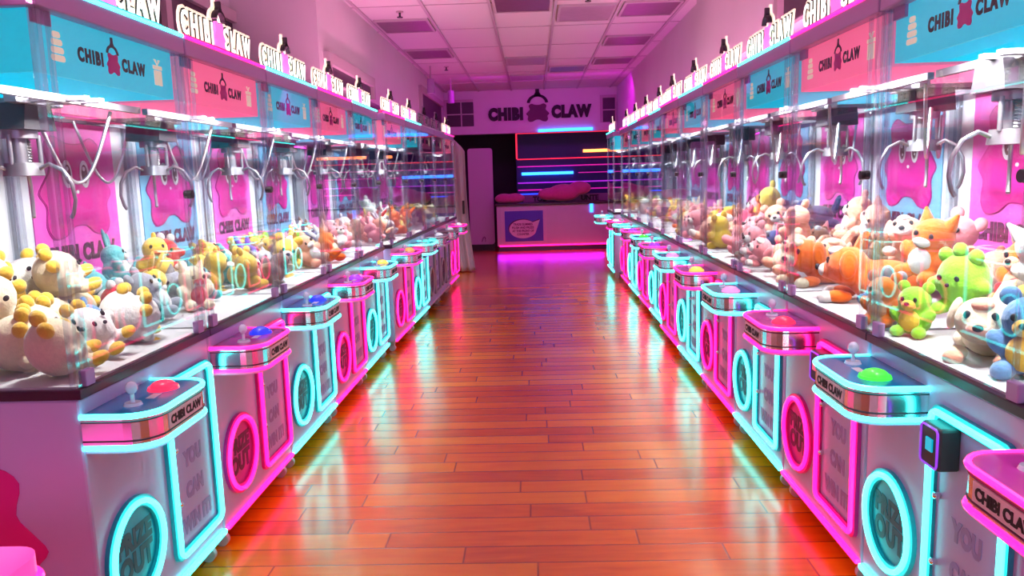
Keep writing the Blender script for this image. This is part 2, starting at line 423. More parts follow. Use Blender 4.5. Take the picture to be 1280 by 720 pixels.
    for k in range(3):
        a = 2 * PI * k / 3 + .5
        prof = [(.050, 1.505), (.085, 1.520), (.125, 1.500), (.152, 1.455), (.158, 1.405), (.148, 1.365), (.138, 1.350)]
        bm = bmesh.new(); tube(bm, [(.415 + r * math.cos(a), .35 + r * math.sin(a), z) for r, z in prof], .0065, sides=8)
        obj('claw_finger', bm, M['claw'], cl, True)
    bm = bmesh.new(); tube(bm, [(.50 + .20 * t, .33 - .12 * t, 1.70 - .27 * math.sin(PI * min(1, .08 + t * .92)) * (1.0 - .25 * t)) for t in (k / 22 for k in range(23))], .0065, sides=7)
    obj('hanging_cable', bm, M['steel'], root, True)
    bm = bmesh.new(); tube(bm, [(.355 - .17 * t, .42 + .12 * t, 1.70 - .24 * math.sin(PI * min(1, .06 + t * .94))) for t in (k / 22 for k in range(23))], .0055, sides=7)
    obj('hanging_cable', bm, M['steel'], root, True)
    # control shelf
    p = console_path()
    flat = lambda u, v, dd: Vector((u, v, dd))
    bm = bmesh.new(); prism(bm, p, flat, .740, .818); con = obj('console', bm, M['chrome'], root)
    bm = bmesh.new(); prism(bm, console_path(.004), flat, .818, .826); obj('console_top', bm, M[K + '_top'], con)
    bm = bmesh.new(); prism(bm, console_path(.006), flat, .716, .740); obj('console_underside', bm, M['white'], con)
    for zz, rr, nme in ((.822, .0085, 'console_neon'), (.733, .0075, 'console_neon')):
        q = console_path(-.001)
        bm = bmesh.new(); tube(bm, [(a, b, zz) for a, b in q], rr); obj(nme, bm, nm, con, True)
    for zz in (.752, .806):
        bm = bmesh.new(); tube(bm, [(a, b, zz) for a, b in console_path(-.0005)], .0026, sides=5); obj('console_band_line', bm, M['rim'], con)
    bm = bmesh.new(); box(bm, .092, .305, -.2025, -.198, .757, .801); obj('console_label', bm, M['label'], con)
    obj('console_lettering', text_mesh('CHIBI CLAW', .034, .0006, .0016, 1.), M['black'], con, loc=(.20, -.2032, .779))
    bm = bmesh.new(); cyl(bm, (.105, -.095, .826), (.105, -.095, .834), .026, .022); cyl(bm, (.105, -.095, .834), (.105, -.095, .864), .006)
    sph(bm, (.105, -.095, .876), .017, (1, 1, 1.12)); obj('joystick', bm, M['joy'], con, True)
    bm = bmesh.new(); cyl(bm, (.275, -.10, .826), (.275, -.10, .834), .047, .044, 24); sph(bm, (.275, -.10, .834), .038, (1, 1, .5)); obj('push_button', bm, BTN['red'], con, True)
    bm = bmesh.new(); box(bm, .165, .215, -.125, -.10, .826, .8275); obj('console_sticker', bm, M['off_neon'], con)
    # prize door (round) and its neon ring
    f0 = front(0.)
    bm = bmesh.new(); prism(bm, circ(.20, .340, .140), f0, 0, .004); pdoor = obj('prize_door', bm, M[K + '_disc'], root)
    bm = bmesh.new(); ring_prism(bm, circ(.20, .340, .165), circ(.20, .340, .128), f0, 0, .014); obj('door_ring', bm, fm, pdoor)
    bm = bmesh.new(); tube(bm, [(a, -.020, b) for a, b in circ(.20, .340, .146, 36)], .0092, True); obj('ring_neon', bm, nm, pdoor, True)
    for tx, sz, zz in (('PRIZE', .083, .378), ('OUT', .095, .300)): obj('prize_lettering', text_mesh(tx, sz, .0006, .0055, .92, 1.06), M['ink_teal' if kind == 'cy' else 'ink_plum'], pdoor, loc=(.20, -.0048, zz))
    # coin door with neon outline
    x0, x1, z0, z1 = .435, .800, .165, .795
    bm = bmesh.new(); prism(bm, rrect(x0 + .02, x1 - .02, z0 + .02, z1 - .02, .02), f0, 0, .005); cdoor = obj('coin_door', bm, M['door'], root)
    bm = bmesh.new(); ring_prism(bm, rrect(x0 - .004, x1 + .004, z0 - .004, z1 + .004, .036), rrect(x0 + .03, x1 - .03, z0 + .03, z1 - .03, .012), f0, 0, .014); obj('door_frame', bm, fm, cdoor)
    bm = bmesh.new(); tube(bm, [(a, -.021, b) for a, b in rrect(x0 + .012, x1 - .012, z0 + .012, z1 - .012, .030)], .0092, True); obj('outline_neon', bm, nm, cdoor, True)
    for tx, zz in (('YOU', .49), ('CAN', .375), ('WIN IT!', .26)): obj('coin_door_lettering', text_mesh(tx, .074, .0006, .0052, .82, 1.06), M['ink_purple'], cdoor, loc=(.617, -.0058, zz))
    for zz in (.55, .36):
        bm = bmesh.new(); cyl(bm, (x0 + .045, -.018, zz), (x0 + .045, 0, zz), .010); sph(bm, (x0 + .045, -.018, zz), .010, (1, .6, 1), 12); obj('door_latch', bm, M['chrome'], cdoor, True)
    bm = bmesh.new(); box(bm, .478, .572, -.062, -.004, .650, .765, .008); rd = obj('card_reader', bm, M['dark'], root)
    bm = bmesh.new(); tube(bm, [(a, -.063, b) for a, b in rrect(.483, .567, .655, .760, .012, 3)], .0035, True, 5); obj('reader_edge_light', bm, BTN['violet'], rd, True)
    bm = bmesh.new(); box(bm, .512, .545, -.0665, -.062, .695, .730, .001); obj('reader_screen', bm, M[K + '_panel'], rd)
    bm = bmesh.new(); box(bm, .012, W - .004, -.016, .004, .088, .106, .003); obj('base_neon', bm, nm, root)
    for px_, py_ in ((.06, .05), (W - .06, .05), (.06, D - .06), (W - .06, D - .06)):
        bm = bmesh.new(); box(bm, px_ - .022, px_ + .022, py_ - .03, py_ + .02, .052, .086, .003)
        ca = obj('caster', bm, M['steel'], root)
        bm = bmesh.new(); cyl(bm, (px_ - .011, py_ - .010, .028), (px_ + .011, py_ - .010, .028), .028, seg=20); obj('caster_wheel', bm, M['caster'], ca, True)
    return root

PROTO = {k: make_machine(k) for k in ('cy', 'pk', 'off')}
_used = set()
ORD = ['first', 'second', 'third', 'fourth', 'fifth', 'sixth', 'seventh', 'eighth', 'ninth', 'tenth', 'eleventh', 'twelfth']
MACH = []

def place_machine(kind, origin, ang, label, phrase, buttons='red', row='', claw=None):
    src = PROTO[kind]
    if kind in _used: o = copy_tree(src)
    else: o = src; _used.add(kind)
    o.location = origin; o.rotation_euler = (0, 0, ang)
    o['label'] = label; o['group'] = 'claw machines of the %s row' % row
    for ch in o.children:
        if ch.name.startswith('console'):
            for c2 in ch.children:
                if c2.name.startswith('push_button'):
                    c2.material_slots[0].link = 'OBJECT'; c2.material_slots[0].material = BTN[buttons]
        if claw and (ch.name.startswith('claw') or ch.name.startswith('hanging')): ch.location = claw
    MACH.append((o, kind, phrase, row))
    if kind != 'off':
        la = bpy.data.lights.new('cabinet_led', 'AREA'); la.shape = 'RECTANGLE'; la.size = .40; la.size_y = .035; la.energy = LED_W; la.color = (1., .95, .92); la.spread = math.radians(142)
        lo = bpy.data.objects.new('cabinet_led', la); C.objects.link(lo); lo.parent = o; lo.location = (.42, .055, 1.752); lo.rotation_euler = (math.radians(38), 0, 0)
    return o

LED_W = 15.5
left = [('cy', 'red'), ('pk', 'blue'), ('cy', 'blue'), ('pk', 'violet'), ('cy', 'yellow'), ('pk', 'orange'), ('cy', 'teal'), ('off', 'white'), ('off', 'white'), ('pk', 'white')]
cname = {'cy': 'cyan-lit', 'pk': 'pink-lit', 'off': 'unlit'}
pos = {}
for i, (k, b) in enumerate(left):
    if i < 5: a = .0076; y0 = 2.005 + .84 * i; X = -1.268 + a * y0
    else: a = .030; y0 = 6.30 + .84 * (i - 5); X = -1.18 + a * (y0 - 6.30)
    lab = '%s claw machine, %s from the camera along the left wall' % (cname[k], ORD[i])
    o = place_machine(k, (X, y0, 0), math.atan2(1, a), lab, 'the %s left-row machine' % ORD[i], b, 'left')
right = [('pk', 'red'), ('cy', 'green'), ('pk', 'red'), ('cy', 'pink'), ('pk', 'yellow'), ('cy', 'pink'), ('pk', 'violet'), ('cy', 'green'), ('pk', 'violet'), ('cy', 'teal'), ('pk', 'white')]
for i, (k, b) in enumerate(right):
    y1 = 2.505 + .84 * (i - 1)
    if i == 0: y1 -= .045
    X = 1.080 + .0019 * y1 + (.03 if i >= 7 else 0)
    lab = '%s claw machine, %s from the camera along the right wall' % (cname[k], ORD[i])
    place_machine(k, (X, y1, 0), math.atan2(-1, -.0019), lab, 'the %s right-row machine' % ORD[i], b, 'right', (-.06, -.15, .0) if i == 1 else None)
place_machine('cy', (1.07, 11.25, 0), -PI / 2, 'cyan-lit claw machine set forward at the counter end of the right row', 'the counter-end right machine', 'white', 'right')

# ------------------------------------------------------------------ plush toys
def plush_mat(name, col):
    return mat('plush_' + name, col, .95, noise=.12, nscale=90, bump=.35, sheen=.5, spec=.2)
PC = dict(cream=(.86, .74, .50), yellow=(.86, .55, .06), orange=(.92, .16, .01), pink=(.90, .30, .34), rose=(.86, .09, .20), red=(.62, .02, .03), white=(.80, .78, .74),
          blue=(.10, .24, .48), teal=(.10, .42, .44), green=(.24, .62, .03), purple=(.10, .03, .30), navy=(.03, .05, .18), grey=(.36, .36, .40), brown=(.20, .09, .05), peach=(.90, .42, .28), black=(.03, .03, .035))
PM = {k: plush_mat(k, v) for k, v in PC.items()}

def fuse(build, name, vox=.0075):
    bm = bmesh.new(); build(bm)
    me = finish(bm, name)
    o = bpy.data.objects.new(name, me); C.objects.link(o)
    md = o.modifiers.new('r', 'REMESH'); md.mode = 'VOXEL'; md.voxel_size = vox; md.use_smooth_shade = True
    s = o.modifiers.new('s', 'SMOOTH'); s.iterations = 4; s.factor = .6
    dg = bpy.context.evaluated_depsgraph_get(); dg.update()
    r = bpy.data.meshes.new_from_object(o.evaluated_get(dg))
    bpy.data.objects.remove(o); bpy.data.meshes.remove(me)
    r.polygons.foreach_set('use_smooth', [True] * len(r.polygons)); r.name = name
    return r

def body_sit(bm):
    sph(bm, (0, 0, -.025), .070, (1, .95, 1)); sph(bm, (0, -.008, .060), .066, (1.06, .95, .95))
    for s in (-1, 1):
        sph(bm, (s * .066, -.028, -.005), .027, (1, 1, 1.5), rot=Matrix.Rotation(s * .7, 4, 'Y')); sph(bm, (s * .046, -.062, -.072), .030, (1, 1.35, .9))
def body_egg(bm):
    sph(bm, (0, 0, 0), .088, (.95, .93, 1.08))
    for s in (-1, 1):
        sph(bm, (s * .082, -.03, -.01), .024, (1.2, 1, 1)); sph(bm, (s * .040, -.058, -.080), .028, (1, 1.4, .8))
def body_lie(bm):
    sph(bm, (0, .03, -.03), .066, (1., 1.5, .95)); sph(bm, (0, -.070, .010), .060, (1.08, 1, .95)); sph(bm, (0, -.118, -.004), .030, (1.1, 1, .8))
    for s in (-1, 1):
        sph(bm, (s * .050, -.085, -.070), .024, (1, 1.7, .8)); sph(bm, (s * .062, .085, -.066), .030, (1, 1.5, .85))
def body_duck(bm):
    sph(bm, (0, .012, -.030), .072, (1, 1.12, .9)); sph(bm, (0, -.022, .055), .058); sph(bm, (0, .092, -.012), .026, (1, 1.2, 1))
    for s in (-1, 1):
        sph(bm, (s * .068, .012, -.022), .026, (.6, 1.6, 1.1)); sph(bm, (s * .036, -.052, -.088), .022, (1.1, 1.5, .5))

BODY = {'sit': fuse(body_sit, 'body_sit'), 'egg': fuse(body_egg, 'body_egg'), 'lie': fuse(body_lie, 'body_lie'), 'duck': fuse(body_duck, 'body_duck')}

def _m(fn, name):
    bm = bmesh.new(); fn(bm); return finish(bm, name, True)
def piece(name, c, r, s=(1, 1, 1), rot=None, seg=14):
    return (name, _m(lambda bm: sph(bm, c, r, s, seg, rot), name))
RX = lambda a: Matrix.Rotation(a, 4, 'X'); RY = lambda a: Matrix.Rotation(a, 4, 'Y')
# kind: (body, [(part name, mesh, colour slot)])
def eyes(y, z, dx, r=.0085): return [(*piece('eye', (s * dx, y, z), r, (1, .6, 1.2), None, 10), 'e') for s in (-1, 1)]
KIND = {
    'bear': ('sit', [(*piece('ear', (s * .052, 0, .118), .027, (1, .6, 1)), 'b') for s in (-1, 1)] + [(*piece('muzzle', (0, -.066, .046), .028, (1.1, .7, .85)), 'c'), (*piece('nose', (0, -.084, .054), .009, (1.3, .7, 1)), 'e'), (*piece('belly', (0, -.055, -.022), .045, (1, .45, 1.1)), 'c')] + eyes(-.066, .072, .027)),
    'bunny': ('sit', [(*piece('ear', (s * .034, .006, .150), .020, (1, .55, 2.9), RY(s * .25)), 'b') for s in (-1, 1)] + [(*piece('muzzle', (0, -.066, .046), .022, (1.1, .6, .8)), 'c'), (*piece('belly', (0, -.055, -.022), .045, (1, .45, 1.1)), 'c'), (*piece('tail', (0, .076, -.05), .022), 'c')] + eyes(-.066, .070, .028)),
    'cat': ('sit', [('ear', _m(lambda bm, s=s: cyl(bm, (s * .040, 0, .100), (s * .060, .004, .150), .026, .004, 12), 'ear'), 'b') for s in (-1, 1)] + [(*piece('muzzle', (0, -.066, .044), .024, (1.3, .6, .7)), 'c'), (*piece('belly', (0, -.055, -.022), .042, (1, .45, 1.1)), 'c'), ('tail', _m(lambda bm: tube(bm, [(.02, .06, -.07), (.06, .085, -.05), (.085, .085, .0), (.08, .075, .04)], [.014, .016, .016, .012], sides=8), 'tail'), 'b')] + eyes(-.066, .070, .028)),
    'egg': ('egg', [(*piece('crest', (dx, -.005, dz), .023, (1, 1, 1.15)), 'c') for dx, dz in ((-.052, .085), (0, .104), (.052, .085))] + [(*piece('foot', (s * .044, -.078, -.080), .027, (1, 1.3, .75)), 'c') for s in (-1, 1)] + [(*piece('nose', (0, -.088, .008), .007), 'e')] + eyes(-.080, .030, .030)),
    'dog': ('lie', [(*piece('ear', (s * .064, -.060, .022), .030, (.45, .8, 1.35), RY(s * -.25)), 'b') for s in (-1, 1)] + [(*piece('muzzle_patch', (0, -.128, -.002), .026, (1.1, .8, .8)), 'c'), (*piece('nose', (0, -.150, .006), .010, (1.2, .7, .9)), 'e'), (*piece('brow_patch', (0, -.098, .052), .028, (.9, .9, .55)), 'c'), ('tail', _m(lambda bm: tube(bm, [(0, .12, -.02), (0, .15, .02), (.02, .155, .06), (.04, .14, .075)], [.018, .024, .024, .012], sides=8), 'tail'), 'b')] + [(*piece('paw', (s * .052, -.118, -.074), .024, (1, 1, .8)), 'c') for s in (-1, 1)] + eyes(-.118, .030, .028)),
    'duck': ('duck', [('beak', _m(lambda bm: sph(bm, (0, -.088, .044), .026, (1.15, 1.1, .42)), 'beak'), 'c'), (*piece('tuft', (0, -.015, .116), .014, (.8, .8, 1.3)), 'b')] + eyes(-.068, .070, .025)),
}
CAT = {'bear': 'bear', 'bunny': 'bunny', 'cat': 'cat', 'egg': 'chick', 'dog': 'dog', 'duck': 'duck'}
ONAME = {'bear': 'plush_bear', 'bunny': 'plush_bunny', 'cat': 'plush_cat', 'egg': 'plush_chick', 'dog': 'plush_dog', 'duck': 'plush_duck'}
_bm_cache = {}
def mesh_with(me, m):
    key = (me.name, m.name)
    if key not in _bm_cache:
        c = me.copy(); c.materials.clear(); c.materials.append(m); _bm_cache[key] = c
    return _bm_cache[key]

_pl_proto = {}
def make_plush(kind, c1, c2):
    key = (kind, c1, c2)
    if key in _pl_proto: return copy_tree(_pl_proto[key])
    bk, parts = KIND[kind]
    o = obj(ONAME[kind], mesh_with(BODY[bk], PM[c1]), None)
    for nme, me, slot in parts:
        ch = obj(nme, mesh_with(me, {'b': PM[c1], 'c': PM[c2], 'e': M['black']}[slot]), None, o)
    _pl_proto[key] = o
    return o

def pack(n, spec, seed, box_=(.035, .795, .035, .655)):
    """spec: list of (radius, fixed xyz or None). Drops balls into the cabinet and lets them settle."""
    rnd = random.Random(seed)
    X0, X1, Y0, Y1 = box_; Z0 = ZR + .006
    P = []
    for i, (r, fx) in enumerate(spec):
        P.append(list(fx) if fx else [rnd.uniform(X0 + r, X1 - r), rnd.uniform(Y0 + r, Y1 - r) * .8 + .12, Z0 + r + rnd.uniform(0, .35)])
    for it in range(500):
        g = .004 if it < 400 else .001
        for i, (r, fx) in enumerate(spec):
            if fx: continue
            P[i][2] -= g
            P[i][1] += .0004
        for _ in range(3):
            for i in range(n):
                for j in range(i + 1, n):
                    dv = [P[i][k] - P[j][k] for k in range(3)]
                    dist = math.sqrt(sum(v * v for v in dv)) or 1e-4
                    ov = spec[i][0] + spec[j][0] - dist
                    if ov > 0:
                        wi, wj = (.0 if spec[i][1] else .5), (.0 if spec[j][1] else .5)
                        for k in range(3):
                            P[i][k] += dv[k] / dist * ov * wi; P[j][k] -= dv[k] / dist * ov * wj
            for i, (r, fx) in enumerate(spec):
                if fx: continue
                P[i][0] = min(max(P[i][0], X0 + r), X1 - r); P[i][1] = min(max(P[i][1], Y0 + r), Y1 - r); P[i][2] = max(P[i][2], Z0 + r)
    return P

def fill(mi, items, seed):
    """items: (kind, main colour, second colour, scale, fixed local xyz or None, yaw or None, tilt)"""
    root, mk, phrase, row = MACH[mi]
    rnd = random.Random(seed * 7 + 3)
    RAD = {'bear': .096, 'bunny': .100, 'cat': .098, 'egg': .094, 'dog': .112, 'duck': .096}
    items = [it if it[4] else (*it[:3], it[3] * .90, *it[4:]) for it in items]
    spec = [(RAD[it[0]] * it[3], it[4]) for it in items]
    P = pack(len(items), spec, seed)
    mw = Matrix.Translation(root.location) @ Matrix.Rotation(root.rotation_euler.z, 4, 'Z')
    made = []
    for it, p in zip(items, P):
        kind, c1, c2, s, fx, yaw, tilt = it
        o = make_plush(kind, c1, c2)
        p = list(p)
        if yaw is None: yaw = rnd.uniform(-1.1, 1.1)
        if tilt is None: tilt = (rnd.uniform(-.6, .35), rnd.uniform(-.7, .7))
        o.location = mw @ Vector(p)
        o.rotation_euler = (tilt[0], tilt[1], root.rotation_euler.z + yaw)
        o.scale = (s, s, s)
        made.append((o, kind, c1, c2))
    sets = {}
    for m in made: sets.setdefault(m[1:], []).append(m[0])
    for (kind, c1, c2), os_ in sets.items():
        base = '%s plush %s with %s %s' % (c1, CAT[kind], c2, {'bear': 'belly', 'bunny': 'belly', 'cat': 'belly', 'egg': 'feet', 'dog': 'paws', 'duck': 'beak'}[kind])
        os_.sort(key=lambda o: o.location.y)
        for q, o in enumerate(os_):
            w = '' if len(os_) == 1 else (', the nearest one' if q == 0 else ', %s nearest one' % ORD[q])
            tag(o, '%s%s in %s' % (base, w, phrase), 'plush toy', 'plush toys heaped in ' + phrase)

def mix(seed, n, kinds, cols, smin=.85, smax=1.05):
    r = random.Random(seed); out = []
    for i in range(n):
        c = cols[i % len(cols)]
        out.append((kinds[r.randrange(len(kinds))], c[0], c[1], r.uniform(smin, smax), None, None, None))
    return out

#L1: cream chicks
F = lambda x, y, z: (x, y, z)
fill(0, [('egg', 'cream', 'yellow', 1.05, None, None, None) for _ in range(12)] + [('egg', 'white', 'yellow', 1.0, None, None, None) for _ in range(6)] + [('bear', 'blue', 'yellow', .8, None, None, None), ('cat', 'red', 'white', .8, None, None, None)], 3)
fill(1, mix(12, 12, ['bear', 'cat', 'egg', 'bunny'], [('teal', 'white'), ('red', 'white'), ('grey', 'white'), ('teal', 'cream'), ('yellow', 'white'), ('cream', 'red')]) + [('cat', 'black', 'white', .9, None, None, None), ('duck', 'yellow', 'orange', .95, F(.56, .46, 1.11), -.9, (0, 0))], 5)
fill(2, mix(13, 9, ['duck', 'duck', 'bear'], [('yellow', 'orange'), ('yellow', 'white'), ('brown', 'cream')], .95, 1.2) + [('bunny', 'purple', 'blue', 1., None, None, None), ('bear', 'teal', 'white', .9, None, None, None), ('cat', 'grey', 'white', .9, None, None, None), ('egg', 'white', 'teal', 1., None, None, None)], 8)
fill(3, mix(14, 13, ['duck', 'bear', 'cat'], [('yellow', 'orange'), ('orange', 'cream'), ('brown', 'cream'), ('green', 'yellow'), ('peach', 'white'), ('yellow', 'brown')], .9, 1.15), 9)
fill(4, mix(15, 12, ['bear', 'bunny', 'cat'], [('white', 'pink'), ('peach', 'white'), ('navy', 'rose'), ('white', 'grey'), ('pink', 'white')]), 11)
fill(5, mix(16, 12, ['bear', 'bunny', 'dog'], [('white', 'pink'), ('grey', 'white'), ('pink', 'white'), ('peach', 'cream')], .9, 1.15), 13)
fill(6, mix(17, 12, ['bear', 'duck', 'bunny'], [('orange', 'yellow'), ('red', 'white'), ('yellow', 'orange'), ('white', 'blue')], .95, 1.2), 15)
fill(7, mix(18, 10, ['bear', 'cat'], [('grey', 'white'), ('blue', 'white'), ('white', 'grey')]), 17)
fill(8, mix(19, 10, ['bear', 'egg'], [('yellow', 'white'), ('blue', 'white'), ('navy', 'grey')]), 19)
fill(9, mix(20, 10, ['bear', 'duck'], [('yellow', 'orange'), ('cream', 'yellow')]), 21)
# right row (index 10 = nearest)
fill(10, [('bear', 'blue', 'white', 1.0, F(.12, .17, 1.0), .6, (0, 0)), ('dog', 'cream', 'peach', 1.1, F(.16, .50, 1.02), 0., (0, 0)), ('bear', 'white', 'pink', 1., F(.55, .4, 1.0), 0., (0, 0))], 23)
fill(11, [('dog', 'cream', 'peach', 1.15, F(.36, .17, 1.005), .9, (0, 0)), ('egg', 'green', 'green', .92, F(.13, .22, 1.085), .5, (.2, 0)), ('bear', 'green', 'yellow', .72, F(.085, .10, .975), .7, (0, 0)), ('egg', 'red', 'red', .85, F(.22, .32, .99), .3, (0, 0)),
         ('bear', 'blue', 'yellow', .95, F(.59, .14, .995), .8, (0, 0)), ('egg', 'yellow', 'white', .95, F(.52, .26, 1.11), .7, (0, 0)), ('bear', 'orange', 'peach', 1.0, F(.08, .45, 1.08), .2, (0, 0)), ('bear', 'rose', 'pink', 1.1, F(.28, .45, 1.05), .5, (0, 0)), ('bear', 'red', 'peach', 1.0, F(.20, .58, 1.10), .3, (0, 0))] +
     [('bear', 'pink', 'white', 1.1, None, None, None), ('bear', 'grey', 'white', 1., None, None, None), ('bear', 'pink', 'rose', 1.1, None, None, None), ('cat', 'white', 'grey', 1.0, None, None, None)], 25)
fill(12, [('dog', 'orange', 'white', 1.4, F(.30, .24, 1.03), -.5, (0, 0)), ('cat', 'orange', 'white', 1.05, F(.55, .33, 1.12), .5, (0, .2)), ('egg', 'blue', 'grey', .85, F(.66, .13, .985), .9, (0, 0)), ('bear', 'orange', 'peach', .75, F(.755, .08, .98), .6, (0, 0))] +
     [('bear', 'peach', 'white', 1.1, None, None, None), ('dog', 'peach', 'white', 1.15, None, None, None), ('bear', 'pink', 'white', 1.1, None, None, None), ('bear', 'peach', 'pink', 1.1, None, None, None), ('bear', 'white', 'pink', 1., None, None, None)], 27)
fill(13, [('dog', 'orange', 'cream', 1.35, F(.62, .23, 1.025), .3, (0, 0))] + mix(31, 11, ['bear', 'dog', 'bear', 'cat'], [('peach', 'white'), ('pink', 'white'), ('brown', 'peach'), ('peach', 'cream'), ('brown', 'grey')], .95, 1.25), 29)
fill(14, mix(32, 12, ['bear', 'dog', 'cat'], [('pink', 'white'), ('brown', 'grey'), ('peach', 'white'), ('pink', 'peach'), ('navy', 'grey')], .95, 1.25), 31)
fill(15, mix(33, 11, ['bear', 'egg', 'bear'], [('pink', 'white'), ('rose', 'pink'), ('peach', 'white'), ('yellow', 'orange')], 1., 1.3), 33)
fill(16, mix(34, 11, ['bear', 'egg', 'duck'], [('yellow', 'orange'), ('pink', 'white'), ('peach', 'yellow')], 1., 1.2), 35)
for k in range(17, 21): fill(k, mix(20 + k, 10, ['bear', 'egg', 'bunny'], [('cream', 'yellow'), ('pink', 'white'), ('yellow', 'orange'), ('white', 'pink')]), 37 + k)
fill(21, mix(60, 8, ['duck', 'bear'], [('yellow', 'orange'), ('green', 'yellow'), ('cream', 'yellow')]), 61)

# ------------------------------------------------------------------ the room
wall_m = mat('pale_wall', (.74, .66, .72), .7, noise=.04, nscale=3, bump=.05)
ceil_m = mat('ceiling_tile', (.72, .66, .70), .85, noise=.10, nscale=160, bump=.15)
bar_m = mat('ceiling_bar', (.50, .42, .48), .5)
dark_w = mat('dark_opening', (.055, .03, .05), .35)
trim_m = mat('wall_trim', (.52, .42, .46), .5)
black_w = mat('black_recess', (.012, .010, .02), .6)
CZ = 3.0
bm = bmesh.new(); box(bm, -3.2, 3.2, -3.2, 17.2, -.08, 0); struct('floor', bm, wood_floor())
bm = bmesh.new(); box(bm, -3.2, 3.2, -3.2, 17.2, CZ, CZ + .1); struct('ceiling', bm, ceil_m)
bm = bmesh.new(); box(bm, -2.45, -2.30, -3.2, 17.2, 0, CZ); struct('wall_left', bm, wall_m)
bm = bmesh.new(); box(bm, 2.30, 2.45, -3.2, 17.2, 0, CZ); struct('wall_right', bm, wall_m)
bm = bmesh.new(); box(bm, -2.45, 2.45, 16.6, 16.8, 0, CZ); struct('wall_back', bm, black_w)
bm = bmesh.new(); box(bm, -2.45, 2.45, -3.2, -3.05, 0, CZ); struct('wall_front', bm, wall_m)
# bulkheads over the machines
bm = bmesh.new(); box(bm, -2.30, -1.63, 6.15, 14.8, 2.22, CZ); struct('bulkhead_wall_left', bm, wall_m)
bm = bmesh.new(); box(bm, 1.60, 2.30, 7.25, 14.8, 2.02, CZ); struct('bulkhead_wall_right', bm, wall_m)
bm = bmesh.new(); box(bm, 1.50, 2.30, 1.2, 7.25, 2.24, CZ); struct('bulkhead_wall_right_near', bm, wall_m)
bm = bmesh.new(); box(bm, -2.30, 2.30, 14.8, 15.0, 2.21, CZ); struct('soffit_wall_back', bm, wall_m)

def wall_window(n, X, y0, y1, z0, z1, side, nm):
    """dark glazed opening on a long wall, framed; side = +1 faces +X"""
    bm = bmesh.new(); box(bm, min(X, X + side * .012), max(X, X + side * .012), y0, y1, z0, z1); w = struct('window_%d' % n, bm, dark_w)
    bm = bmesh.new(); a, b = min(X, X + side * .05), max(X, X + side * .05)
    box(bm, a, b, y0 - .07, y1 + .07, z1, z1 + .09); box(bm, a, b, y0 - .07, y0, z0, z1); box(bm, a, b, y1, y1 + .07, z0, z1)
    for k in range(1, nm): yy = y0 + (y1 - y0) * k / nm; box(bm, a, b, yy - .04, yy + .04, z0, z1)
    obj('window_frame', bm, trim_m, w)
wall_window(1, -2.30, 2.6, 7.4, 2.02, 2.66, 1, 2)
wall_window(2, 1.50, 2.2, 4.75, 2.26, 2.46, -1, 2)
wall_window(3, -1.63, 11.6, 14.2, 2.24, 2.68, 1, 1)
wall_window(4, -1.63, 6.35, 8.0, 2.24, 2.36, 1, 1)
for n, (xa, xb) in ((5, (-1.58, -1.08)), (6, (1.33, 1.58))):
    bm = bmesh.new(); box(bm, xa, xb, 14.785, 14.80, 2.36, 2.80); w = struct('window_%d' % n, bm, dark_w)
    bm = bmesh.new(); cxx = xa + (.27 if n == 5 else .24)
    box(bm, xa - .05, xb, 14.77, 14.80, 2.80, 2.85); box(bm, xa - .05, xa, 14.77, 14.80, 2.36, 2.80); box(bm, cxx - .012, cxx + .012, 14.77, 14.80, 2.36, 2.80); box(bm, xa, xb, 14.77, 14.80, 2.57, 2.59)
    obj('window_frame', bm, trim_m, w)

# suspended ceiling bars, one structure
bm = bmesh.new()
BX = [-2.19, -1.58, -.97, -.36, .25, .86, 1.47, 2.08]
for xx in BX: box(bm, xx - .014, xx + .014, -3, 14.8, CZ - .014, CZ)
yy = -2.4
while yy < 14.8:
    box(bm, -2.3, 2.3, yy - .006, yy + .006, CZ - .006, CZ); yy += 1.22
struct('trim_1', bm, bar_m)
lens_m = mat('dark_diffuser', (.16, .07, .13), .35, noise=.25, nscale=14); lens_l = mat('grey_diffuser', (.40, .26, .36), .4, noise=.15, nscale=14)
def ceiling_light(col, y0, y1, label, m):
    xa, xb = BX[col] + .03, BX[col + 1] - .03
    t = thing('ceiling_light', label, 'ceiling light', ((xa + xb) / 2, (y0 + y1) / 2, CZ), 0, 'unlit panels in the suspended ceiling')
    w, h = (xb - xa) / 2, (y1 - y0) / 2
    bm = bmesh.new(); box(bm, -w + .02, w - .02, -h + .02, h - .02, -.016, -.002); obj('diffuser', bm, m, t)
    bm = bmesh.new(); f = lambda u, v, d: Vector((u, v, d)); ring_prism(bm, rrect(-w, w, -h, h, .01, 2), rrect(-w + .025, w - .025, -h + .025, h - .025, .01, 2), f, -.022, 0); obj('light_frame', bm, bar_m, t)
for a in ((1, 7.95, 8.6, 'dark unlit ceiling panel nearest over the left machines', lens_m), (1, 9.8, 10.5, 'dark unlit ceiling panel second nearest over the left machines', lens_m),
          (3, 7.1, 7.75, 'dark unlit ceiling panel near the middle of the aisle', lens_m), (4, 7.55, 8.3, 'paler unlit ceiling panel beside the dark middle panel', lens_l),
          (5, 6.85, 7.4, 'reddish dark ceiling panel nearest over the right machines', lens_m), (5, 7.5, 8.15, 'dark ceiling panel second nearest over the right machines', lens_m),
          (5, 9.3, 9.95, 'dark ceiling panel third nearest over the right machines', lens_m), (5, 11.0, 11.6, 'dark ceiling panel farthest over the right machines', lens_m),
          (4, 11.7, 12.3, 'narrow dark ceiling panel above the counter approach', lens_m), (3, 10.7, 11.4, 'pale ceiling panel far down the middle of the aisle', lens_l), (3, 12.6, 13.3, 'pale ceiling panel farthest down the middle of the aisle', lens_l)):
    ceiling_light(*a)
